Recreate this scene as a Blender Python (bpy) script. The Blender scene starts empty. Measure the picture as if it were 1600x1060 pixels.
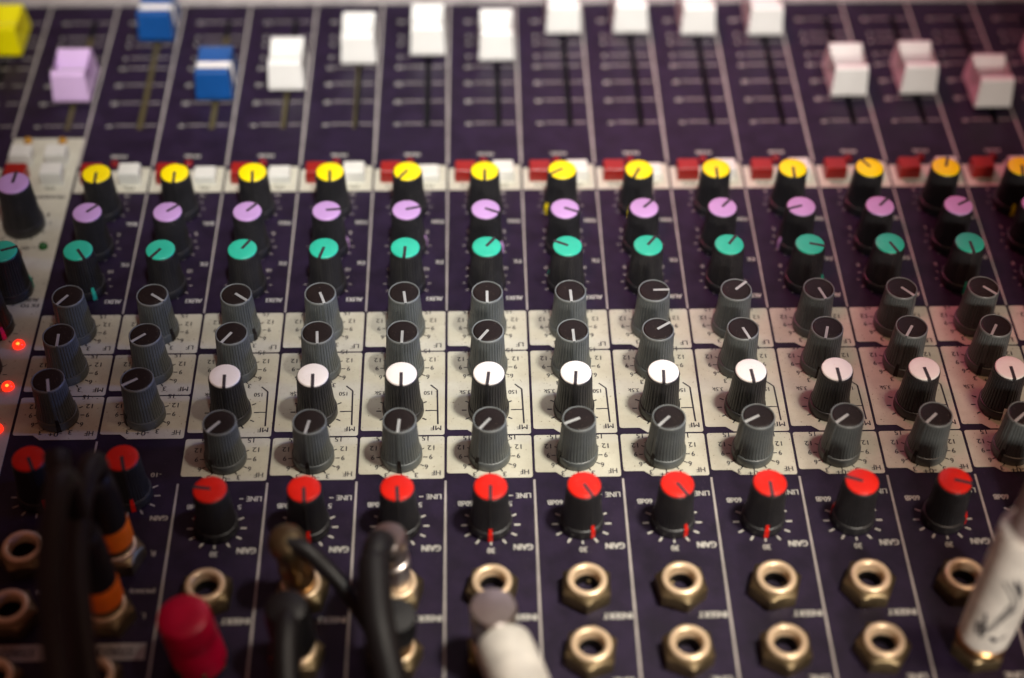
import bpy, bmesh, math, random
from mathutils import Vector, Matrix
random.seed(7)
S = 0.001                      # everything below is written in millimetres
P = 27.0                       # width of one channel strip
K = 0.8945                     # panel drawing units to millimetres along the strips
sc = bpy.context.scene
col = sc.collection
rad = math.radians

# ------------------------------------------------------------------ camera
cd = bpy.data.cameras.new('camera'); cam = bpy.data.objects.new('camera', cd); col.objects.link(cam)
cam.location = (90.39*S, -310.16*S, 384.19*S)
cam.rotation_euler = (0.765477499, -0.00932408209, -0.0233246523)
cd.sensor_fit = 'HORIZONTAL'; cd.sensor_width = 23.6; cd.lens = 2525/1600*23.6
cd.clip_start = 0.01; cd.clip_end = 20
cd.dof.use_dof = True; cd.dof.focus_distance = 0.510; cd.dof.aperture_fstop = 2.7
cd.dof.aperture_blades = 0
sc.camera = cam

# ------------------------------------------------------------------ world, lamps and added fills
w = bpy.data.worlds.new('World'); sc.world = w; w.use_nodes = True
bg = w.node_tree.nodes['Background']; bg.inputs[0].default_value = (1.0, 0.40, 0.30, 1); bg.inputs[1].default_value = 0.11

def aim(o, t):
    o.rotation_euler = (Vector(t)*S - o.location).to_track_quat('-Z', 'Y').to_euler()
def spot(name, loc, tgt, power, color, size_deg, blend, r):
    l = bpy.data.lights.new(name, 'SPOT'); l.energy = power; l.color = color
    l.spot_size = rad(size_deg); l.spot_blend = blend; l.shadow_soft_size = r
    o = bpy.data.objects.new(name, l); col.objects.link(o); o.location = Vector(loc)*S; aim(o, tgt); return o
def area(name, loc, tgt, power, color, size):
    l = bpy.data.lights.new(name, 'AREA'); l.energy = power; l.color = color; l.size = size
    o = bpy.data.objects.new(name, l); col.objects.link(o); o.location = Vector(loc)*S; aim(o, tgt); return o
spot('key_lamp', (345, -75, 690), (116, -20, 0), 28.5, (1.0, 0.97, 0.86), 17.8, 1.0, 0.04)
spot('warm_fill', (420, -80, 700), (170, -10, 0), 3.5, (1.0, 0.58, 0.34), 34, 1.0, 0.06)  # added wide fill giving the key light its orange falloff
spot('front_lamp', (330, -480, 250), (222, 18, 0), 8.5, (1.0, 0.90, 0.80), 48, 1.0, 0.05)
spot('far_lamp', (150, -230, 690), (76, 252, 0), 45.0, (1.0, 0.97, 0.93), 32, 1.0, 0.03)
spot('pink_lamp', (20, 400, 420), (250, 165, 0), 6.5, (1.0, 0.15, 0.28), 36, 1.0, 0.05)
spot('cool_lamp', (520, 30, 190), (-20, 45, 0), 4.0, (0.18, 0.34, 1.0), 22, 1.0, 0.03)
area('glint_fill', (230, 620, 520), (130, -20, 0), 0.4, (0.85, 0.80, 1.0), 0.35)  # unseen soft light added behind the console for glints on the metal

sc.view_settings.view_transform = 'Standard'; sc.view_settings.look = 'None'
sc.view_settings.exposure = 0; sc.view_settings.gamma = 1; sc.view_settings.use_curve_mapping = False

# ------------------------------------------------------------------ materials
def nodes(name):
    m = bpy.data.materials.new(name); m.use_nodes = True
    nt = m.node_tree; return m, nt, nt.nodes['Principled BSDF']
def mix(nt, a, b, f):
    n = nt.nodes.new('ShaderNodeMix'); n.data_type = 'RGBA'
    for i, v in ((6, a), (7, b)):
        if hasattr(v, 'type'): nt.links.new(v, n.inputs[i])
        else: n.inputs[i].default_value = (*v, 1)
    if hasattr(f, 'type'): nt.links.new(f, n.inputs[0])
    else: n.inputs[0].default_value = f
    return n.outputs[2]
def noise(nt, scale, detail=3, lo=.4, hi=.6, rough=.55):
    tc = nt.nodes.new('ShaderNodeNewGeometry')
    n = nt.nodes.new('ShaderNodeTexNoise'); n.inputs['Scale'].default_value = scale
    n.inputs['Detail'].default_value = detail; n.inputs['Roughness'].default_value = rough
    nt.links.new(tc.outputs['Position'], n.inputs['Vector'])
    r = nt.nodes.new('ShaderNodeMapRange'); r.inputs[1].default_value = lo; r.inputs[2].default_value = hi
    nt.links.new(n.outputs['Fac'], r.inputs[0]); return r.outputs[0]
def bump(nt, b, scale, strength, dist=.0001):
    n = noise(nt, scale, 2, 0, 1)
    bp = nt.nodes.new('ShaderNodeBump'); bp.inputs['Strength'].default_value = strength; bp.inputs['Distance'].default_value = dist
    nt.links.new(n, bp.inputs['Height']); nt.links.new(bp.outputs[0], b.inputs['Normal'])
def plastic(name, c, rough=.4, dust=.0, dustc=(.35,.33,.3), bs=900, bst=.25, var=.12, spec=.5, metal=0, sss=0):
    m, nt, b = nodes(name)
    c2 = tuple(x*(1-var*2) for x in c)
    o = mix(nt, c, c2, noise(nt, 140, 3, .35, .65))
    if dust: 
        o = mix(nt, o, dustc, noise(nt, 2600, 2, .70, .74))
        mr = noise(nt, 90, 5, .45, .85); mm = nt.nodes.new('ShaderNodeMath'); mm.operation = 'MULTIPLY'; mm.inputs[1].default_value = dust
        nt.links.new(mr, mm.inputs[0]); o = mix(nt, o, dustc, mm.outputs[0])
    nt.links.new(o, b.inputs['Base Color'])
    b.inputs['Roughness'].default_value = rough; b.inputs['Specular IOR Level'].default_value = spec
    b.inputs['Metallic'].default_value = metal
    bump(nt, b, bs, bst)
    return m
def emit(name, c, s):
    m, nt, b = nodes(name); b.inputs['Base Color'].default_value = (*[x*.4 for x in c], 1)
    b.inputs['Emission Color'].default_value = (*c, 1); b.inputs['Emission Strength'].default_value = s
    b.inputs['Roughness'].default_value = .25; return m

M = {}
M['panel'] = plastic('panel_navy', (.018, .0105, .030), .45, .03, (.14,.11,.13), 1500, .35, .2, spec=.25)
M['white_ink'] = plastic('white_ink', (.55, .54, .48), .5, .0, bs=1500, bst=.2)
M['line_ink'] = plastic('line_ink', (.40, .37, .34), .5, .0, bs=1500, bst=.2)
M['dark_ink'] = plastic('dark_ink', (.018, .014, .026), .5)
# cream plates: speckled with grime
m, nt, b = nodes('cream_plate')
o = mix(nt, (.56,.55,.45), (.45,.43,.34), noise(nt, 75, 6, .35, .7, .7))
o = mix(nt, o, (.13,.10,.06), noise(nt, 1300, 2, .685, .72))
o = mix(nt, o, (.25,.20,.12), noise(nt, 420, 5, .66, .80, .7))
nt.links.new(o, b.inputs['Base Color']); b.inputs['Roughness'].default_value = .48; bump(nt, b, 1500, .3)
M['cream'] = m
M['grey'] = plastic('grey_knob_plastic', (.092, .105, .105), .42, .10, (.3,.3,.28))
M['rim_grey'] = plastic('grey_knob_edge', (.18, .20, .195), .4, .10)
M['black'] = plastic('black_knob_plastic', (.017, .017, .019), .42, .06, (.2,.19,.18))
M['cap_black'] = plastic('dark_cap', (.013, .009, .008), .42, .03, (.18,.14,.10), 1800, .5, spec=.25)
M['cap_yellow'] = plastic('yellow_cap', (.92, .72, .0), .38, var=.05)
M['cap_purple'] = plastic('lilac_cap', (.50, .30, .60), .38, .02, var=.05)
M['cap_green'] = plastic('green_cap', (.025, .50, .33), .38, .04, (.3,.5,.4), var=.06)
M['cap_white'] = plastic('white_cap', (.92, .88, .83), .35, .04, (.6,.4,.3), var=.03)
M['cap_red'] = plastic('red_cap', (.74, .014, .006), .36, .01, (.8,.3,.2), var=.08, spec=.35)
M['pointer_light'] = plastic('light_pointer', (.42, .44, .42), .45)
M['pointer_dark'] = plastic('dark_pointer', (.035, .028, .035), .45)
M['fader_white'] = plastic('white_fader_plastic', (.70, .70, .67), .35, var=.02)
M['fader_lilac'] = plastic('lilac_fader_plastic', (.68, .48, .78), .35, var=.02)
M['fader_blue'] = plastic('blue_fader_plastic', (.004, .065, .25), .35, var=.05)
M['fader_yellow'] = plastic('yellow_fader_plastic', (.88, .80, .0), .35, var=.02)
M['red_btn'] = plastic('red_button_plastic', (.30, .012, .008), .35, var=.05)
M['white_btn'] = plastic('white_button_plastic', (.66, .66, .60), .38, var=.04)
M['slot'] = plastic('slot_black', (.004, .004, .004), .7)
M['rail'] = plastic('slot_brass', (.12, .10, .04), .45, metal=.3)
M['housing'] = plastic('housing_dark', (.03, .03, .035), .5)
M['lip'] = plastic('pale_lip', (.36, .33, .32), .5, .1)
M['table'] = plastic('table_wood', (.10, .06, .035), .5, .1)
m = plastic('nickel', (.82, .62, .40), .34, .05, (.25,.2,.12), 700, .25, .1, metal=.45); M['nickel'] = m
m = plastic('worn_nut', (.26, .20, .11), .42, .2, (.12,.1,.06), 700, .35, .2, metal=.9); M['nut'] = m
M['chrome'] = plastic('chrome', (.66, .60, .56), .30, .04, bst=.1, metal=1.0)
M['brass'] = plastic('brass', (.62, .38, .16), .3, .05, metal=1.0)
M['rubber'] = plastic('black_rubber', (.005, .005, .006), .5, .02, (.05,.05,.06))
M['orange'] = plastic('orange_plastic', (1.0, .20, .008), .4)
M['crimson'] = plastic('crimson_plastic', (.62, .0, .045), .4)
M['ivory'] = plastic('ivory_plastic', (.84, .82, .74), .4, .03, (.4,.36,.3))
M['grey_rubber'] = plastic('grey_pink_rubber', (.34, .27, .26), .4)
M['led_dark'] = plastic('unlit_red_led', (.22, .008, .01), .2, bst=.02)
M['led_green'] = plastic('unlit_green_led', (.02, .12, .03), .2, bst=.02)
M['led_amber'] = plastic('amber_led', (.45, .22, .02), .2, bst=.02)
M['led_lit'] = emit('lit_red_led', (1.0, .025, .008), 1.6)
M['led_core'] = emit('lit_led_core', (1.0, .25, .03), 2.5)
M['hole'] = plastic('jack_inside', (.01, .008, .005), .5)
M['magenta'] = plastic('magenta_mark', (.9, .03, .42), .4)

# ------------------------------------------------------------------ mesh helpers (mm)
class MB:
    def __init__(s): s.v = []; s.f = []; s.m = []; s.mats = []
    def mi(s, m):
        if m not in s.mats: s.mats.append(m)
        return s.mats.index(m)
    def add(s, vs, fs, m):
        n = len(s.v); k = s.mi(m); s.v += [tuple(v) for v in vs]
        for f in fs: s.f.append(tuple(i+n for i in f)); s.m.append(k)
    def quad(s, x0, y0, x1, y1, z, m): s.add([(x0,y0,z),(x1,y0,z),(x1,y1,z),(x0,y1,z)], [(0,1,2,3)], m)
    def box(s, x0, x1, y0, y1, z0, z1, m, mat=None):
        vs = [Vector(q) for q in ((x0,y0,z0),(x1,y0,z0),(x1,y1,z0),(x0,y1,z0),(x0,y0,z1),(x1,y0,z1),(x1,y1,z1),(x0,y1,z1))]
        if mat: vs = [mat @ q for q in vs]
        s.add(vs, [(3,2,1,0),(4,5,6,7),(0,1,5,4),(1,2,6,5),(2,3,7,6),(3,0,4,7)], m)
    def poly(s, pts, z, m): s.add([(x,y,z) for x,y in pts], [tuple(range(len(pts)))], m)
    def slab(s, pts, z0, z1, m):
        n = len(pts); s.add([(x,y,z1) for x,y in pts]+[(x,y,z0) for x,y in pts],
            [tuple(range(n))]+[(i, i+n, (i+1)%n+n, (i+1)%n) for i in range(n)], m)
    def line(s, a, b, wd, z, m):
        a = Vector(a); b = Vector(b); d = (b-a).normalized(); n = Vector((-d.y, d.x))*wd/2
        s.poly([tuple(a-n), tuple(b-n), tuple(b+n), tuple(a+n)], z, m)
    def lathe(s, prof, seg, m, mat=None, rib=None, cap0=False, cap1=True):
        vs = []; n = len(prof)
        for (r, z, *fl) in prof:
            for i in range(seg):
                rr = r
                if rib and fl and fl[0]: rr = r*(1 - rib[1]*(0 if (i % rib[0]) < 3 else 1))
                a = 2*math.pi*i/seg; q = Vector((rr*math.cos(a), rr*math.sin(a), z)); vs.append(mat @ q if mat else q)
        fs = [(j*seg+i, j*seg+(i+1)%seg, (j+1)*seg+(i+1)%seg, (j+1)*seg+i) for j in range(n-1) for i in range(seg)]
        if cap1: fs.append(tuple((n-1)*seg+i for i in range(seg)))
        if cap0: fs.append(tuple(seg-1-i for i in range(seg)))
        s.add(vs, fs, m)
    def tube(s, pts, rs, m, seg=20):
        pts = [Vector(q) for q in pts]; n = len(pts); vs = []; up = Vector((0,0,1)); pr = None
        for i, q in enumerate(pts):
            t = (pts[min(i+1,n-1)]-pts[max(i-1,0)]).normalized()
            if pr is None: a = t.orthogonal().normalized()
            else: a = (pr - t*pr.dot(t)).normalized()
            pr = a; b2 = t.cross(a); r = rs[i] if isinstance(rs, (list,tuple)) else rs
            for k in range(seg):
                th = 2*math.pi*k/seg; vs.append(q + (a*math.cos(th)+b2*math.sin(th))*r)
        fs = [(j*seg+i, j*seg+(i+1)%seg, (j+1)*seg+(i+1)%seg, (j+1)*seg+i) for j in range(n-1) for i in range(seg)]
        fs.append(tuple((n-1)*seg+i for i in range(seg))); fs.append(tuple(seg-1-i for i in range(seg)))
        s.add(vs, fs, m)
    def mesh(s, name, smooth=False, angle=35, ky=1.0):
        me = bpy.data.meshes.new(name); me.from_pydata([(x*S,y*S*ky,z*S) for x,y,z in s.v], [], s.f)
        for m in s.mats: me.materials.append(M[m])
        for p_, k in zip(me.polygons, s.m): p_.material_index = k; p_.use_smooth = smooth
        me.update()
        if smooth: me.set_sharp_from_angle(angle=rad(angle))
        return me
def link(name, me, parent=None, loc=(0,0,0), rz=0, label=None, bevel=0):
    o = bpy.data.objects.new(name, me); col.objects.link(o)
    o.location = Vector(loc)*S; o.rotation_euler[2] = rad(rz)
    if parent: o.parent = parent
    if label: o['label'] = label
    if bevel:
        bv = o.modifiers.new('bevel', 'BEVEL'); bv.width = bevel*S; bv.segments = 3; bv.limit_method = 'ANGLE'; bv.angle_limit = rad(35)
    return o
def thing(name, loc, label, cat, group=None):
    o = bpy.data.objects.new(name, None); col.objects.link(o); o.location = Vector(loc)*S
    o.empty_display_size = .01; o['label'] = label; o['category'] = cat
    if group: o['group'] = group
    return o
def spline(pts, n=8):
    pts = [Vector(q) for q in pts]; q = [2*pts[0]-pts[1]]+pts+[2*pts[-1]-pts[-2]]; out = []
    for i in range(1, len(q)-2):
        for k in range(n):
            t = k/n; a, b, c, d = q[i-1:i+3]
            out.append(.5*((2*b)+(c-a)*t+(2*a-5*b+4*c-d)*t*t+(3*b-a-3*c+d)*t**3))
    out.append(pts[-1]); return out

# lettering: glyph outlines turned into flat mesh, read from the far side (turned by 180 degrees)
_tc = {}
def glyphs(t):
    if t not in _tc:
        cu = bpy.data.curves.new('t', 'FONT'); cu.body = t; cu.size = 1; cu.offset = 0; cu.resolution_u = 3
        o = bpy.data.objects.new('t', cu); col.objects.link(o)
        dg = bpy.context.evaluated_depsgraph_get(); me = bpy.data.meshes.new_from_object(o.evaluated_get(dg))
        vs = [v.co.copy() for v in me.vertices]; fs = [tuple(p_.vertices) for p_ in me.polygons]
        xs = [v.x for v in vs]; ys = [v.y for v in vs]
        x0, x1, y0, y1 = min(xs), max(xs), min(ys), max(ys)
        _tc[t] = ([((v.x-(x0+x1)/2)/(x1-x0), (v.y-(y0+y1)/2)/(y1-y0)) for v in vs], fs)
        bpy.data.objects.remove(o); bpy.data.curves.remove(cu); bpy.data.meshes.remove(me)
    return _tc[t]
def text(mb, t, x, y, wd, h, z, m):
    vs, fs = glyphs(t)
    for i, dx in enumerate((-.05, 0, .05) if wd < 5 else (-.1, 0, .1)): mb.add([(x-a*(wd-.1)+dx, y-b_*h, z+i*.006) for a, b_ in vs], fs, m)

ZP, ZC, ZI = 0.0, 0.10, 0.16      # panel, cream plate, ink on the plate
JS = range(-7, 13)
# ------------------------------------------------------------------ the table and the console
mb = MB(); mb.box(-1200, 1400, -700, 900, -110, -80, 'table')
t_ = link('tabletop', mb.mesh('tabletop'), bevel=3); t_['kind'] = 'structure'; t_['label'] = 'brown tabletop under the mixing console'; t_['category'] = 'tabletop'
con = thing('mixing_console', (0, 0, 0), 'dark navy audio mixing console covered in rows of coloured knobs, faders and jack sockets', 'mixing console')
X0, X1, YB, YT = -7*P, 13*P, -115.0, 279.5
slots = [(s+(.71 if s > -4 else .545))*P for s in range(-4, 12)]
# panel with real openings for the faders
mb = MB(); xs = [X0]
for c in slots: xs += [c-1.1, c+1.1]
xs.append(X1); ys = [YB, 189.75, 268.3, YT]
for i in range(len(xs)-1):
    for j in range(3):
        if j == 1 and i % 2 == 1: continue
        mb.quad(xs[i], ys[j], xs[i+1], ys[j+1], ZP, 'panel')
for c in slots:      # walls of the slot
    for sx in (-1.1, 1.1): mb.add([(c+sx,189.75,0),(c+sx,268.3,0),(c+sx,268.3,-9),(c+sx,189.75,-9)], [(0,1,2,3)], 'slot')
    for y in (189.75, 268.3): mb.add([(c-1.1,y,0),(c+1.1,y,0),(c+1.1,y,-9),(c-1.1,y,-9)], [(0,1,2,3)], 'slot')
    mb.quad(c-1.1, 189.75, c+1.1, 268.3, -9, 'slot')
    k = c/P-.71
    if -3.6 < k < 1.5: mb.box(c-1.08, c+(.75 if k < -.5 else 0 if k < .5 else -.45), 190.3, 256, -4.9, -.6, 'rail')
# printed strip dividers and lettering
DARKTOP = 149.4
for j in range(-4, 13):
    x = j*P
    if j >= 0: mb.quad(x-.34, YB+.5, x+.34, -.6, .05, 'line_ink'); mb.quad(x-.3, 80.8, x+.3, 149, .05, 'line_ink')
    elif j == -1: mb.quad(x-.34, YB+.5, x+.34, 18.6, .05, 'line_ink'); mb.quad(x-.3, 80.8, x+.3, 149, .05, 'line_ink')
    elif j == -2: mb.quad(x-.34, YB+.5, x+.34, -3, .05, 'line_ink')
    mb.quad(x-.42, 165.8 if j > -3 else 185, x+.42, YT-.4, .05, 'line_ink')
def ticks(mb, cx, cy, r0, r1, angs, wd, z, m):
    for a in angs:
        t = rad(a); d = Vector((math.sin(t), -math.cos(t)))
        mb.line((cx+d.x*r0, cy+d.y*r0), (cx+d.x*r1, cy+d.y*r1), wd, z, m)
marks = [(265.9,'10'),(254.5,'5'),(248.9,'0'),(239.3,'5'),(231.8,'10'),(219.9,'20'),(207.3,'30'),(192.0,'∞')]
for s in range(-4, 12):
    x = s*P
    for y, t in marks:
        text(mb, t, x+.29*P, y, 1.3*len(t) if t != '∞' else 2.2, 2.1 if t != '∞' else 1.3, .05, 'white_ink')
        mb.quad(x+.37*P, y+.3, x+.66*P, y+.85, .05, 'line_ink'); mb.quad(x+.76*P, y+.3, x+.95*P, y+.85, .05, 'line_ink')
    if s < -2: continue
    text(mb, 'PEAK', x+.51*P, 172.1, 6.0, 1.7, .05, 'white_ink')
    cx = x+.5*P
    ticks(mb, cx, 139.5, 7.0, 8.1, range(-150,151,30), .35, .05, 'line_ink')
    ticks(mb, cx, 116.6, 7.0, 8.1, range(-150,151,30), .35, .05, 'line_ink')
    ticks(mb, cx, 95.6, 7.0, 8.1, range(-150,151,30), .35, .05, 'line_ink')
    text(mb, 'BAL' if s < 0 else 'PAN', x+.875*P, 130.6, 4.0, 2.0, .05, 'white_ink')
    text(mb, 'FX', x+.90*P, 107.4, 2.6, 2.0, .05, 'white_ink')
    text(mb, 'AUX1', x+.85*P, 87.3, 5.4, 2.1, .05, 'white_ink')
    for y, a, b_ in ((139.5,'10','0'),(116.6,'R','L'),(95.6,'10','0')):
        text(mb, a, cx+6.4, y+8.0, 1.7 if len(a) > 1 else 1.0, 1.7, .05, 'line_ink'); text(mb, b_, cx-6.4, y+8.0, 1.0, 1.7, .05, 'line_ink')
        text(mb, '5', cx, y-9.2, 1.0, 1.6, .05, 'line_ink')
    if s >= 0:
        cy = -19.7
        ticks(mb, cx, cy, 7.0, 8.8, [a for a in range(-120,121,30) if a], .62, .05, 'white_ink'); ticks(mb, cx, cy, 7.0, 8.3, [0], .5, .05, 'white_ink')
        text(mb, '30', cx, -30.2, 2.3, 2.1, .05, 'white_ink')
        text(mb, 'LINE', x+.87*P, -7.5, 4.6, 2.1, .05, 'white_ink'); text(mb, '-', x+.73*P, -7.4, 1.3, .4, .05, 'white_ink')
        text(mb, '60dB', x+.22*P, -10.6, 4.6, 2.1, .05, 'white_ink'); text(mb, '5', x+.72*P, -10.9, 1.2, 2.0, .05, 'white_ink')
        text(mb, 'GAIN', x+.85*P, -28.9, 5.6, 2.4, .05, 'white_ink')
        text(mb, 'INSERT', x+.815*P, -56.3, 8.2, 2.3, .05, 'white_ink')
        text(mb, 'LINE', x+.82*P, -80.2, 5.6, 2.3, .05, 'white_ink')
    else:
        cy = -5.6
        ticks(mb, cx, cy, 7.0, 8.8, range(-120,121,30), .5, .05, 'line_ink')
        text(mb, '-10', x+.74*P, 3.4, 3.2, 1.8, .05, 'line_ink'); text(mb, 'GAIN', x+.85*P, -15.1, 5.2, 2.0, .05, 'line_ink')
        text(mb, 'R', x+.845*P, -29.5, 1.5, 2.1, .05, 'line_ink'); text(mb, '(MONO)', x+.80*P, -44.1, 7.2, 1.9, .05, 'line_ink')
        text(mb, 'L', x+.846*P, -53.8, 1.3, 2.1, .05, 'line_ink')
        mb.quad(x+.06*P, -69.9, x+.93*P, -63.9, .05, 'line_ink'); text(mb, 'STEREO', x+.62*P, -66.9, 9.5, 3.0, .09, 'dark_ink')
link('front_panel', mb.mesh('front_panel', ky=K), con)
mb = MB()
mb.box(X0, X1, YB, YT, -79.9, -9.5, 'housing')
mb.box(X0-6, X0, YB, YT+22, -79.9, 3, 'housing'); mb.box(X1, X1+6, YB, YT+22, -79.9, 3, 'housing')
mb.box(X0, X1, YB-14, YB, -79.9, 2, 'housing')
link('housing', mb.mesh('housing', ky=K), con, bevel=1)
mb = MB(); mb.box(X0, X1, YT, YT+30, -79.9, 1.6, 'lip')
link('armrest', mb.mesh('armrest', ky=K), con, bevel=.8)

# cream plates
def plate_pts(x0, x1, y0, y1, notch=True, c=.8):
    a = []
    def arc(cx, cy, a0):
        for k in range(4):
            t = rad(a0+30*k); a.append((cx+c*math.cos(t), cy+c*math.sin(t)))
    w_ = x1-x0
    if notch:
        arc(x0+.3+.5, y0+2.2+.8, 180); a.append((x0+w_*.24, y0+2.2)); a.append((x0+w_*.33, y0))
    else: arc(x0+c, y0+c, 180)
    arc(x1-c, y0+c, 270); arc(x1-c, y1-c, 0); arc(x0+c, y1-c, 90)
    return a
def dial(mb, cx, cy):
    ticks(mb, cx, cy, 6.6, 7.9, range(-150,151,30), .40, ZI, 'dark_ink')
    for t, dx, dy, wd in (('15',7.1,8.4,1.9),('12',8.9,4.1,2.0),('9',8.9,0,1.0),('6',7.6,-4.4,1.0),('3',4.6,-8.0,1.0)):
        for sx in (-1, 1): text(mb, t, cx+sx*dx, cy+dy, wd*1.08, 2.05, ZI, 'dark_ink')
    text(mb, '-0+', cx, cy-8.9, 4.2, 2.0, ZI, 'dark_ink')
for s in range(-2, 12):
    x = s*P; xa, xb, cx = x+.42, x+P-.42, x+.5*P
    def plate(y0, y1, fill, notch=True):
        mb = MB(); mb.slab(plate_pts(xa, xb, y0, y1, notch), .0, ZC, 'cream'); fill(mb)
        link('scale_plate', mb.mesh('scale_plate', ky=K), con)
    if s < 0:
        for y0, y1, cy, t, wd in ((60.3,80.2,71.0,'LF',2.5),(39.9,59.6,50.8,'MF',3.3),(19.5,39.3,30.8,'HF',2.7)):
            plate(y0, y1, lambda mb: (dial(mb, cx, cy), text(mb, t, x+.89*P, y0+2.7, wd, 2.1, ZI, 'dark_ink')))
    else:
        plate(60.3, 80.4, lambda mb: (dial(mb, cx, 71.6), text(mb, 'LF', x+.893*P, 62.8, 2.5, 2.1, ZI, 'dark_ink')))
        def fm(mb):
            dial(mb, cx, 51.6)
            text(mb, '3.5k', x+.22*P, 39.6, 3.6, 1.8, ZI, 'dark_ink'); text(mb, '150', x+.785*P, 39.4, 2.7, 1.8, ZI, 'dark_ink')
            ticks(mb, cx, 31.0, 7.0, 8.5, range(-120,121,30), .48, ZI, 'dark_ink')
            q = [(x+.815*P,43.2),(x+.895*P,40.8),(x+.907*P,24.6)]
            mb.line(q[0], q[1], .5, ZI, 'dark_ink'); mb.line(q[1], q[2], .55, ZI, 'dark_ink')
            mb.line((x+.81*P,31.1), (x+.895*P,31.0), .42, ZI, 'dark_ink')
            text(mb, 'MF', x+.885*P, 22.9, 3.4, 2.1, ZI, 'dark_ink')
        plate(19.8, 59.6, fm)
        plate(.3, 19.1, lambda mb: (dial(mb, cx, 9.8), text(mb, 'HF', x+.893*P, 2.7, 2.8, 2.1, ZI, 'dark_ink')))
    mb = MB(); mb.slab([(xa,149.6),(xb,149.6),(xb,164.9),(x+.62*P,164.9),(x+.60*P,163),(xa,163)], 0, ZC, 'cream')
    text(mb, 'PFL', x+.74*P, 152.2, 3.8, 1.6, ZI, 'dark_ink'); text(mb, 'MUTE', x+.25*P, 152.2, 4.6, 1.6, ZI, 'dark_ink')
    link('button_plate', mb.mesh('button_plate', ky=K), con)
# master section plate
mb = MB(); xm = -2*P-.5
mb.slab([(-3*P+.5,184.3),(-3*P+.5,150),(-3*P+.5,-2),(xm,-2),(xm,184.3)], 0, ZC, 'cream')
text(mb, 'PFL', -2.32*P, 152.6, 3.8, 1.6, ZI, 'dark_ink'); text(mb, 'PROGRAM', -2.27*P, 147.2, 10, 1.9, ZI, 'dark_ink')
text(mb, 'AUX1', -2.17*P, 88.5, 5.0, 1.9, ZI, 'dark_ink'); text(mb, 'FX TO', -2.17*P, 85.6, 6.0, 1.9, ZI, 'dark_ink'); text(mb, '48V', -2.42*P, 117.2, 3.4, 1.7, ZI, 'dark_ink')
mb.line((-2.34*P,117.4), (-2.26*P,117.6), .3, ZI, 'dark_ink')
for cy in (131.5, 95.0, 71.0, 50.5): 
    ticks(mb, -2.56*P, cy, 7.6, 9.0, range(-150,151,30), .3, ZI, 'dark_ink')
    if cy > 90:
        for k in range(11):
            t = rad(-150+30*k); text(mb, str(k), -2.56*P+10.2*math.sin(-t), cy-10.2*math.cos(t), .9 if k < 10 else 1.7, 1.6, ZI, 'dark_ink')
link('master_plate', mb.mesh('master_plate', ky=K), con)
mb = MB(); mb.slab([(-6.9*P,165),(-6.9*P,-2),(-3*P-.5,-2),(-3*P-.5,165)], 0, ZC, 'cream')
link('master_plate', mb.mesh('master_plate_b', ky=K), con)

# ------------------------------------------------------------------ knobs
def knob_body(m, rim):
    mb = MB(); seg = 144
    mb.lathe([(6.35,.12),(6.55,.4),(6.5,2.7),(6.35,3.0),(6.05,3.1)], seg, m, cap1=False)
    mb.lathe([(6.05,3.1),(6.12,3.15,1),(5.80,5.5,1),(5.6,8,1),(5.42,11,1),(5.28,13.6,1),(5.2,14.7,1),(5.15,14.9)], seg, m, rib=(4,.04), cap1=False)
    mb.lathe([(5.15,14.9),(5.2,15.1),(5.16,15.4),(5.0,15.55),(4.82,15.55),(4.68,15.3),(4.66,15.0)], seg, rim, cap1=False)
    return mb.mesh('knob_body', True, 40)
BODY = {'grey': knob_body('grey', 'rim_grey'), 'black': knob_body('black', 'black')}
def cap_mesh(m):
    mb = MB()
    if m == 'cap_black': pr = [(4.66,14.9),(4.66,15.35),(4.5,15.5),(4.1,15.54),(2,15.60),(.3,15.62)]
    else: pr = [(4.62,15.0),(4.84,15.5),(4.86,15.8),(4.76,16.02),(4.5,16.1),(2,16.14),(.3,16.16)]
    mb.lathe(pr, 96, m); return mb.mesh(m, True, 60)
CAPS = {m: cap_mesh(m) for m in ('cap_black','cap_yellow','cap_purple','cap_green','cap_white','cap_red')}
def pointer_mesh(top, side, zt):
    mb = MB(); pw = .43 if zt < 16 else .52; mb.box(-pw, pw, -5.12, .25, zt-.5, zt+.07, top)
    # ridge running down the flank
    def r_at(z): return 5.98-(z-3.1)*(.83/11.8)
    q = []
    for z in (3.1, 8, 14.9, zt+.05):
        r = r_at(min(z,14.9))+.16
        if z > 15: r = 5.12
        q.append((r, z))
    vs = []
    for r, z in q: vs += [(-.33,-r,z),(.33,-r,z),(-.33,-r+.6,z),(.33,-r+.6,z)]
    fs = []
    for i in range(len(q)-1):
        a = i*4; b_ = a+4; fs += [(a,a+1,b_+1,b_),(a+1,a+3,b_+3,b_+1),(a,b_,b_+2,a+2)]
    mb.add(vs, fs, side); return mb.mesh('pointer')
PTR = {'grey': pointer_mesh('pointer_light', 'grey', 15.62), 'black': pointer_mesh('pointer_dark', 'black', 16.15)}
def marker_mesh(m):
    mb = MB(); vs = []
    for z, r, h in ((.15,6.72,.72),(2.7,6.70,.64),(3.2,6.5,.58),(4.6,6.12,.46)):
        vs += [(-h,-r,z),(h,-r,z),(-h,-r+.8,z),(h,-r+.8,z)]
    fs = [(12,13,15,14)]
    for i in range(3):
        a = i*4; b_ = a+4; fs += [(a,a+1,b_+1,b_),(a+1,a+3,b_+3,b_+1),(a,b_,b_+2,a+2)]
    mb.add(vs, fs, m); return mb.mesh('marker')
MRK = {m: marker_mesh(m) for m in ('cap_black','cap_yellow','cap_purple','cap_green','cap_white','cap_red','magenta')}
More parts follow.
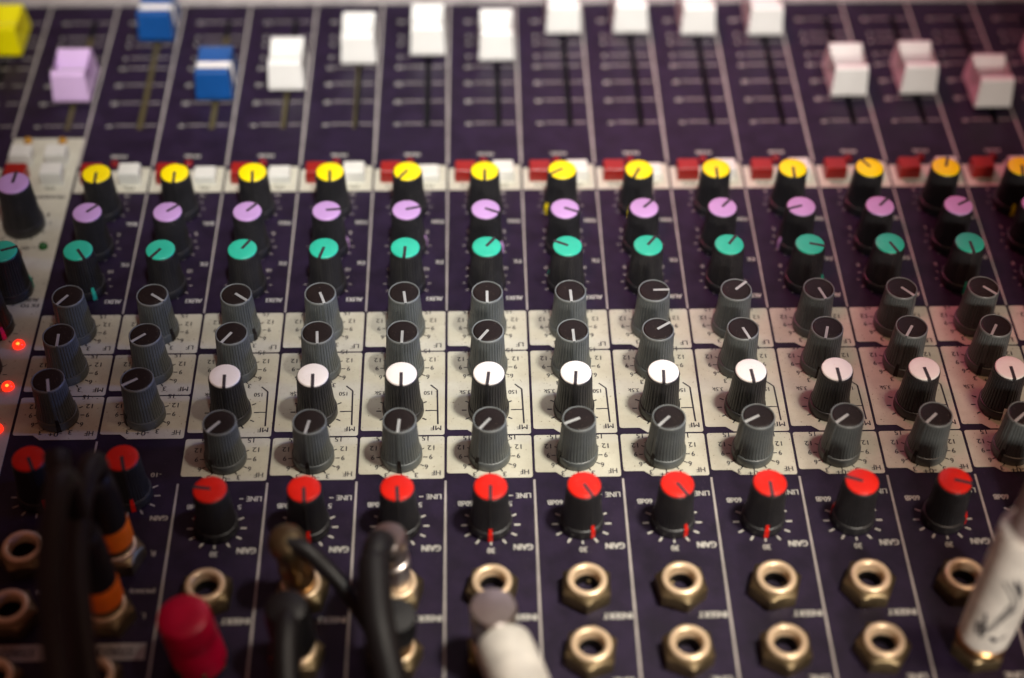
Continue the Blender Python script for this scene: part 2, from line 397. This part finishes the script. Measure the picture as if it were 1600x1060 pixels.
def knob(name, x, y, kind, cap, ang, label=None, scale=1.0, mark=None):
    x += random.uniform(-.12, .12); y += random.uniform(-.12, .12)
    o = link(name, BODY[kind], con, (x, y, ZC), ang, label)
    o.scale = (.99*scale, .99*scale, 1.118*scale)
    link('cap', CAPS[cap], o); link('pointer', PTR[kind], o); link('marker', MRK[mark or cap], o)
    return o
ANG = {
'level': {-2:2,-1:2,0:4,1:3,2:-34,3:-1,4:-58,5:-25,6:-1,7:-2,8:-152,9:162,10:-9,11:-9},
'pan': {-2:138,-1:134,0:141,1:96,2:105,3:64,4:65,5:138,6:140,7:-72,8:138,9:122,10:125,11:128},
'fx': {-2:33,-1:-33,0:151,1:-14,2:-3,3:145,4:-118,5:145,6:146,7:74,8:22,9:3,10:-49,11:139},
'lf': {-2:-35,-1:52,0:51,1:19,2:7,3:0,4:2,5:92,6:134,7:17,8:41,9:44,10:21,11:-9},
'mf': {-2:3,-1:-50,0:-33,1:4,2:-1,3:-34,4:2,5:126,6:19,7:-16,8:-31,9:-30,10:-19,11:-3},
'fr': {0:3,1:2,2:1,3:-6,4:-5,5:-3,6:4,7:2,8:7,9:0,10:-2,11:-4},
'hf': {0:-40,1:-11,2:-4,3:-38,4:-65,5:-44,6:-61,7:-52,8:-46,9:-49,10:-43,11:-51},
'hs': {-2:13,-1:-57},
'gain': {0:-99,1:5,2:4,3:-1,4:27,5:31,6:1,7:-112,8:72,9:1,10:-11,11:10},
'gs': {-2:25,-1:15}}
ROW = {'level':(123.6,'level_knob','black','cap_yellow','yellow'), 'pan':(103.2,'pan_knob','black','cap_purple','lilac'),
 'fx':(84.4,'effects_knob','black','cap_green','green'), 'lf':(63.5,'equalizer_knob','grey','cap_black','black'),
 'mf':(45.9,'equalizer_knob','grey','cap_black','black'), 'fr':(27.3,'frequency_knob','black','cap_white','white'),
 'hf':(8.8,'equalizer_knob','grey','cap_black','black'), 'hs':(26.7,'equalizer_knob','grey','cap_black','black'),
 'gain':(-17.2,'gain_knob','black','cap_red','red'), 'gs':(-4.8,'gain_knob','black','cap_red','red')}
for r, (y, nm, kind, cap, cn) in ROW.items():
    for s, a in ANG[r].items():
        if s == 11 and r not in ('level','pan','fx','lf'): continue
        knob(nm, (s+.5)*P, y, kind, cap, a, 'ribbed %s knob with %s cap' % (kind, cn))
knob('headphone_knob', -2.50*P, 116.2, 'black', 'cap_purple', 178, 'tall ribbed black knob with lilac cap', 1.12)
knob('effects_knob', -2.42*P, 83.5, 'black', 'cap_green', 112, 'ribbed black knob with green cap', 1.05)
knob('master_knob', -2.53*P, 66.0, 'black', 'cap_black', 42, None, 1.05, 'magenta')
knob('master_knob', -2.55*P, 47.0, 'black', 'cap_black', 40, None, 1.05, 'magenta')

# ------------------------------------------------------------------ faders
def fader_mesh(m, wd=13.8):
    prof = [(-10.2,1.6),(-10.2,3.2),(-8.6,12.9),(-7.8,13.6),(-6.0,13.7),(-1.0,5.4),(1.0,5.4),(6.6,13.7),(7.8,13.6),(8.6,12.9),(10.2,3.2),(10.2,1.6)]
    mb = MB(); n = len(prof); h = wd/2
    L = []; R_ = []
    for y, z in prof:
        k = h-.035*(z-1.6)*1.6
        L.append((-k,y,z)); R_.append((k,y,z))
    # profile is concave: close the sides as strips down to the skirt
    mb.add(L+R_, [(i, i+n, (i+1)%n+n, (i+1)%n) for i in range(n)], m)
    for side in (0, 1):
        off = side*n
        for q in ((2,1,10,9),(2,9,6,5),(0,11,10,1)):
            f = tuple(off+i for i in q); mb.add(L+R_, [f if side else f[::-1]], m)
        f = (off+5,off+4,off+3,off+2); mb.add(L+R_, [f], m); f = (off+9,off+8,off+7,off+6); mb.add(L+R_, [f], m)
    mb.box(-.55, .55, -3, 3, -4.5, 1.6, 'slot')
    return mb.mesh('fader')
def fader_line(m, thick):
    mb = MB()
    if thick: mb.box(-6.85, 6.85, -2.2, .6, 2.5, 11.6, m)
    else: mb.box(-6.45, 6.45, -.3, .3, 5, 5.55, m); mb.add([(-6.3,1.6,6.37),(6.3,1.6,6.37),(6.3,2.5,7.7),(-6.3,2.5,7.7)], [(0,1,2,3)], m)
    return mb.mesh('fader_line')
FM = {k: fader_mesh(k) for k in ('fader_white','fader_lilac','fader_blue','fader_yellow')}
FLn = {'fader_white': fader_line('line_ink',0), 'fader_lilac': fader_line('line_ink',0), 'fader_blue': fader_line('cap_white',1), 'fader_yellow': fader_line('line_ink',0)}
for s, y, k in ((-4,224.4,'fader_yellow'),(-3,194.8,'fader_lilac'),(-2,233.8,'fader_blue'),(-1,195.5,'fader_blue'),(0,201.3,'fader_white'),(1,217.8,'fader_white'),
    (2,223.1,'fader_white'),(3,219.4,'fader_white'),(4,237.0,'fader_white'),(5,237.2,'fader_white'),(6,235.7,'fader_white'),(7,235.3,'fader_white'),
    (8,195.3,'fader_white'),(9,196.3,'fader_white'),(10,187.5,'fader_white'),(11,205,'fader_white')):
    o = link('fader', FM[k], con, ((s+(.705 if s > -4 else .54))*P, y, 0), 0, '%s fader cap' % k[6:], bevel=1.0)
    link('fader_line', FLn[k], o, bevel=.1)

# ------------------------------------------------------------------ buttons and LEDs
def btn_mesh(m):
    mb = MB(); vs = []
    for z, k in ((-4,1),(3.6,1),(5.4,.93)):
        a, b_ = 3.95*k, 3.2*k; vs += [(-a,-b_,z),(a,-b_,z),(a,b_,z),(-a,b_,z)]
    fs = [(8,9,10,11)]
    for j in (0,4): fs += [(j+i, j+(i+1)%4, j+4+(i+1)%4, j+4+i) for i in range(4)]
    mb.add(vs, fs, m); return mb.mesh('button')
BT = {k: btn_mesh(k) for k in ('red_btn','white_btn')}
for s in range(-2, 12):
    link('mute_button', BT['red_btn'], con, ((s+.245)*P, 141.2, 0), 0, 'red push button', bevel=.35)
    z = -1.8 if s in (-1,0,2,5,8) else 0
    link('solo_button', BT['white_btn'], con, ((s+.745)*P, 141.2, z), 0, 'white push button', bevel=.35)
for x, y, k, z in ((-2.77,154.3,'white_btn',0),(-2.30,154.2,'white_btn',0),(-2.77,143.6,'red_btn',0),(-2.29,143.4,'white_btn',0.3)):
    link('selector_button', BT[k], con, (x*P, y-2, z), 0, '%s push button' % ('red' if k[0] == 'r' else 'white'), bevel=.35)
def led_mesh(m, r=1.6, core=None):
    mb = MB(); mb.lathe([(r,-.5),(r,.6),(r*.92,1.1),(r*.7,1.6),(r*.4,1.85),(r*.1,1.92)], 24, m)
    if core: mb.lathe([(.7,1.0),(.6,1.8),(.3,2.0),(.05,2.05)], 16, core, Matrix.Translation((.1,-.7,0)))
    return mb.mesh('led', True, 80)
LD = {k: led_mesh(k) for k in ('led_dark','led_green','led_amber')}; LIT = led_mesh('led_lit', 2.0, 'led_core')
for s in range(-2, 12): link('peak_light', LD['led_dark'], con, ((s+.485)*P, 149.4, 0), 0, 'unlit red indicator light')
for x, y in ((-2.773,163.0),(-2.30,162.8)): link('indicator_light', LD['led_amber'], con, (x*P, y, 0), 0, 'amber indicator light')
link('indicator_light', LD['led_dark'], con, (-2.50*P, 101.7, 0), 0, 'unlit red indicator light')
link('indicator_light', LD['led_green'], con, (-2.19*P, 105.3, 0), 0, 'unlit green indicator light')
for y in (58.1, 39.7, 21.8): link('indicator_light', LIT, con, (-2.175*P, y, ZC), 0, 'glowing red indicator light')

# ------------------------------------------------------------------ jack sockets
def nut_mesh():
    mb = MB(); pr = []
    n = 48
    def ring(rf, z, chamf):
        out = []
        for i in range(n):
            a = 2*math.pi*i/n; am = (a % (math.pi/3))-math.pi/6
            r = rf*math.cos(math.pi/6)/math.cos(am)
            r = min(r, chamf); out.append((r*math.cos(a), r*math.sin(a), z))
        return out
    rs = [ring(7.8,0,9), ring(7.8,4.3,9), ring(7.4,5.0,6.75), ring(7.2,5.5,5.9), ring(5.3,5.5,5.0)]
    vs = sum(rs, []); fs = [(j*n+i, j*n+(i+1)%n, (j+1)*n+(i+1)%n, (j+1)*n+i) for j in range(4) for i in range(n)]
    mb.add(vs, fs, 'nut'); return mb.mesh('jack', True, 28)
def bush_mesh():
    mb = MB()
    mb.lathe([(5.5,5.0),(5.75,5.9),(5.7,6.5),(5.4,6.75),(4.4,6.8),(4.05,6.6),(3.8,6.1),(3.5,3.5)], 64, 'nickel', cap1=False)
    mb.lathe([(3.5,3.5),(3.3,2.5),(3.3,-4)], 48, 'hole', cap1=True)
    mb.box(-.5, .5, 2.6, 3.3, -2, 1.6, 'nut')
    return mb.mesh('bushing', True, 50)
NUT, BSH = nut_mesh(), bush_mesh()
rots = {(4,0):28,(5,0):40,(6,0):12,(7,0):4,(8,0):0,(3,0):15,(4,1):20,(5,1):35,(6,1):30,(7,1):55}
for s in range(-2, 12):
    for k, y in enumerate((-42.1, -63.6) if s >= 0 else (-27.9, -48.4, -71.0)):
        o = link('jack_socket', NUT, con, ((s+.5)*P, y, 0), rots.get((s,k), random.uniform(0,60)))
        b_ = link('socket_ring', BSH, o); b_.rotation_euler[2] = random.uniform(0, 6)

# ------------------------------------------------------------------ plugs and cables
ZK = 1.15
def part(name, parent, mb, label=None, smooth=True, bevel=0): return link(name, mb.mesh(name, smooth, 40), parent, label=label, bevel=bevel)
def lat(prof, m, seg=48, mat=None):
    mb = MB(); mb.lathe([(r, z*ZK) for r, z in prof], seg, m, mat, cap0=True); return mb
def tilt(ax, ay): return Matrix.Rotation(rad(ax), 4, 'X') @ Matrix.Rotation(rad(ay), 4, 'Y')

def lead(t, pts, r, m='rubber', seg=24, n=8, name='cable'):
    o = t.location/S; mb = MB(); mb.tube(spline([Vector((q[0], q[1]*K, q[2]*ZK))-o for q in pts], n), r, m, seg); part(name, t, mb)
# two black plugs with orange bands, in the second stereo channel
for y, lean, lab, c in (
  (-27.9, (2,-1), 'black cable plug with orange band, in the socket just below the left red-capped knobs',
    [(-12.9,-31,33),(-12.6,-31.5,37),(-12.6,-34,40.5),(-13.1,-41,42),(-13.6,-50,41),(-13.4,-64.4,38),(-10.1,-84,34),(-5.5,-104.8,28)]),
  (-48.4, (0,-1), 'black cable plug with orange band, second one down beside the crimson plug',
    [(-13.8,-54.4,33),(-13.6,-54,43),(-13.6,-54,52),(-14,-57,56.5),(-14.4,-63,57),(-14.6,-72,55),(-14.5,-84.5,50),(-12.9,-99,43),(-9.4,-114.7,37)])):
    t = thing('audio_plug', (-.5*P, y, 6.2), lab, 'plug', 'black plugs with orange bands')
    T = tilt(*lean)
    part('sleeve', t, lat([(4.6,0),(4.9,.4),(4.9,2.5),(4.6,3)], 'nut', mat=T))
    part('band', t, lat([(5.2,3),(5.6,3.4),(5.5,9.5),(5.1,10.2)], 'orange', mat=T), 'orange band')
    part('barrel', t, lat([(4.7,10.2),(5.2,10.7),(5.2,22),(5.0,26),(4.4,28.5),(3.8,29)], 'rubber', mat=T))
    lead(t, c, [3.1]*300)
t = thing('cable', (-16, -54, 28), 'thick black cable lying across the leftmost jack sockets', 'cable')
lead(t, [(-24,-28,38),(-22.6,-34,37),(-20,-46,33),(-17,-60,29),(-13,-80.4,26),(-9,-106.4,24)], 3.6, seg=28, name='sheath')

# crimson plug
t = thing('audio_plug', (.5*P, -63.6, 6.2), 'crimson round plug standing in the lower socket at the lower left', 'plug')
T = tilt(1, -5)
part('barrel', t, lat([(6.8,-4.5),(7.4,-4),(7.3,5),(7.15,5.4),(7.15,6.6),(7.3,7.0),(7.2,13.6),(6.9,14.5),(6.2,14.9),(3,15.1),(.3,15.1)], 'crimson', mat=T))
part('sleeve', t, lat([(4.4,-2.4),(4.6,-2),(4.6,-1)], 'chrome', mat=T))

# brass and black plugs with the drooping leads
t = thing('audio_plug', (1.5*P, -42.1, 6.2), 'brass-sleeved elbow plug in the upper socket, black lead drooping to the right', 'plug')
T = tilt(2, -6)
part('sleeve', t, lat([(4.0,0),(4.3,.4),(4.3,3),(4.8,3.4),(4.8,8),(4.4,8.6),(4.4,15.5),(4.8,16)], 'brass', mat=T))
part('collar', t, lat([(5.0,16),(5.2,16.4),(5.2,18.2),(4.7,19.6),(3.4,20.6),(1.6,21.1),(.3,21.2)], 'nut', mat=T))
lead(t, [(39,-49.5,24.5),(44.2,-52,24),(49.8,-56,20.5),(55.2,-61.6,17),(60.2,-68.2,13),(65.7,-77.3,9),(70.3,-91.3,7),(72,-110,5)], 2.3)
t = thing('audio_plug', (1.5*P, -63.6, 6.2), 'short black plug with chrome collar, below the brass-sleeved elbow plug', 'plug')
part('sleeve', t, lat([(4.6,0),(5.0,.3),(5.0,3)], 'chrome'))
part('barrel', t, lat([(5.6,3),(6.1,3.6),(6.2,10),(6.0,17),(5.4,18.6),(4.2,19.2),(.4,19.3)], 'rubber', mat=tilt(3,-2)))
lead(t, [(40.2,-73.5,21),(40.2,-79,22),(40.5,-90,20),(42,-108,15)], 4.0)
t = thing('audio_plug', (2.5*P, -42.1, 6.2), 'chrome-sleeved plug under a thick black lead, in the third upper socket', 'plug')
T = tilt(1, -4)
part('sleeve', t, lat([(4.2,0),(4.4,.4),(4.4,7),(4.9,7.4),(4.9,10),(4.2,10.5)], 'chrome', mat=T))
part('collar', t, lat([(4.0,10.5),(4.5,11),(4.5,16),(5.2,16.5),(5.2,18.5),(4.4,19.5),(.4,19.8)], 'chrome', mat=T))
lead(t, [(65.8,-50,20),(64.8,-50,24.5),(63.6,-53,26.5),(62.8,-59,26.5),(63.3,-68,26),(64.4,-79,25),(66.8,-91,23),(70,-106,21)], [3.5]*12+[3.9]*12+[4.4]*100)
t = thing('audio_plug', (2.5*P, -63.6, 6.2), 'black plug with brass base under the thick black lead, left of the white plug', 'plug')
part('sleeve', t, lat([(4.6,0),(5.0,.3),(5.0,4),(5.6,4.4),(5.6,7),(4.9,7.6)], 'brass'))
part('barrel', t, lat([(5.0,7.6),(5.6,8),(5.6,14),(5.0,16),(.4,16.3)], 'rubber', mat=tilt(6,4)))

# white right-angle plug
t = thing('audio_plug', (3.5*P, -63.6, 6.2), 'right-angle plug with round chrome top and fat white handle', 'plug')
part('head', t, lat([(4.4,0),(4.6,.3),(4.6,4),(5.9,4.4),(6.4,14.8),(6.3,15.6),(5.8,16.1),(2,16.3),(.3,16.3)], 'chrome'))
mb = MB(); mb.tube([(.9,-1.2,10.4),(1.7,-3.4,10.6),(2.3,-5.4,10.8)], [4.6,5.0,5.0], 'brass', 28); part('collar', t, mb)
mb = MB(); d0 = Vector((2.4,-6.2,10.6)); dv = Vector((.26,-.90,.16)).normalized()
mb.tube([d0+dv*k for k in (0,.6,1.4,12,30,44,46,60)], [6.6,7.4,7.7,7.9,7.6,6.8,4.4,3.4], 'ivory', 40); part('handle', t, mb, 'fat white handle')

# marked white plug at the right
t = thing('audio_plug', (8.5*P, -63.6, 6.2), 'upright white plug with dark scribbled marks, at the lower right', 'plug')
T = tilt(0, 2)
part('sleeve', t, lat([(5.4,-1),(7.0,-.6),(7.0,1.2),(6.0,2)], 'brass', mat=T))
part('barrel', t, lat([(6.2,2),(7.0,2.6),(7.2,8),(7.4,30),(7.6,38),(7.6,42),(7.2,43),(5.6,43.4)], 'ivory', mat=T))
part('boot', t, lat([(5.4,43.2),(5.5,46),(5.2,60),(4.6,74),(4.0,80)], 'grey_rubber', mat=T))
mb = MB()
def mark(pts, wd, r0=7.5):
    ps = spline([(a, z, 0) for a, z in pts], 6)
    for i in range(len(ps)-1):
        a, b_ = ps[i], ps[i+1]; vs = []
        for q in (a, b_):
            for s_ in (-1, 1):
                an = rad(q.x + s_*wd*6); r = 7.15+.2*(q.y-8)/22+.10
                vs.append(T @ Vector((r*math.sin(an), -r*math.cos(an), (q.y+s_*wd*.45)*ZK)))
        mb.add(vs, [(0,1,3,2)], 'dark_ink')
mark([(-34,31),(-14,28),(0,25),(4,21),(-8,18),(-24,17)], 1.3)
mark([(-50,13),(-42,9),(-30,11),(-20,14),(-10,18),(-4,23)], 1.2)
mark([(-16,33),(-6,30),(6,26)], .9)
mark([(-34,8),(-16,9.5),(0,8),(14,10.5)], .9)
mark([(-44,17),(-38,13),(-34,8)], .5)
link('printed_mark', mb.mesh('printed_mark'), t)
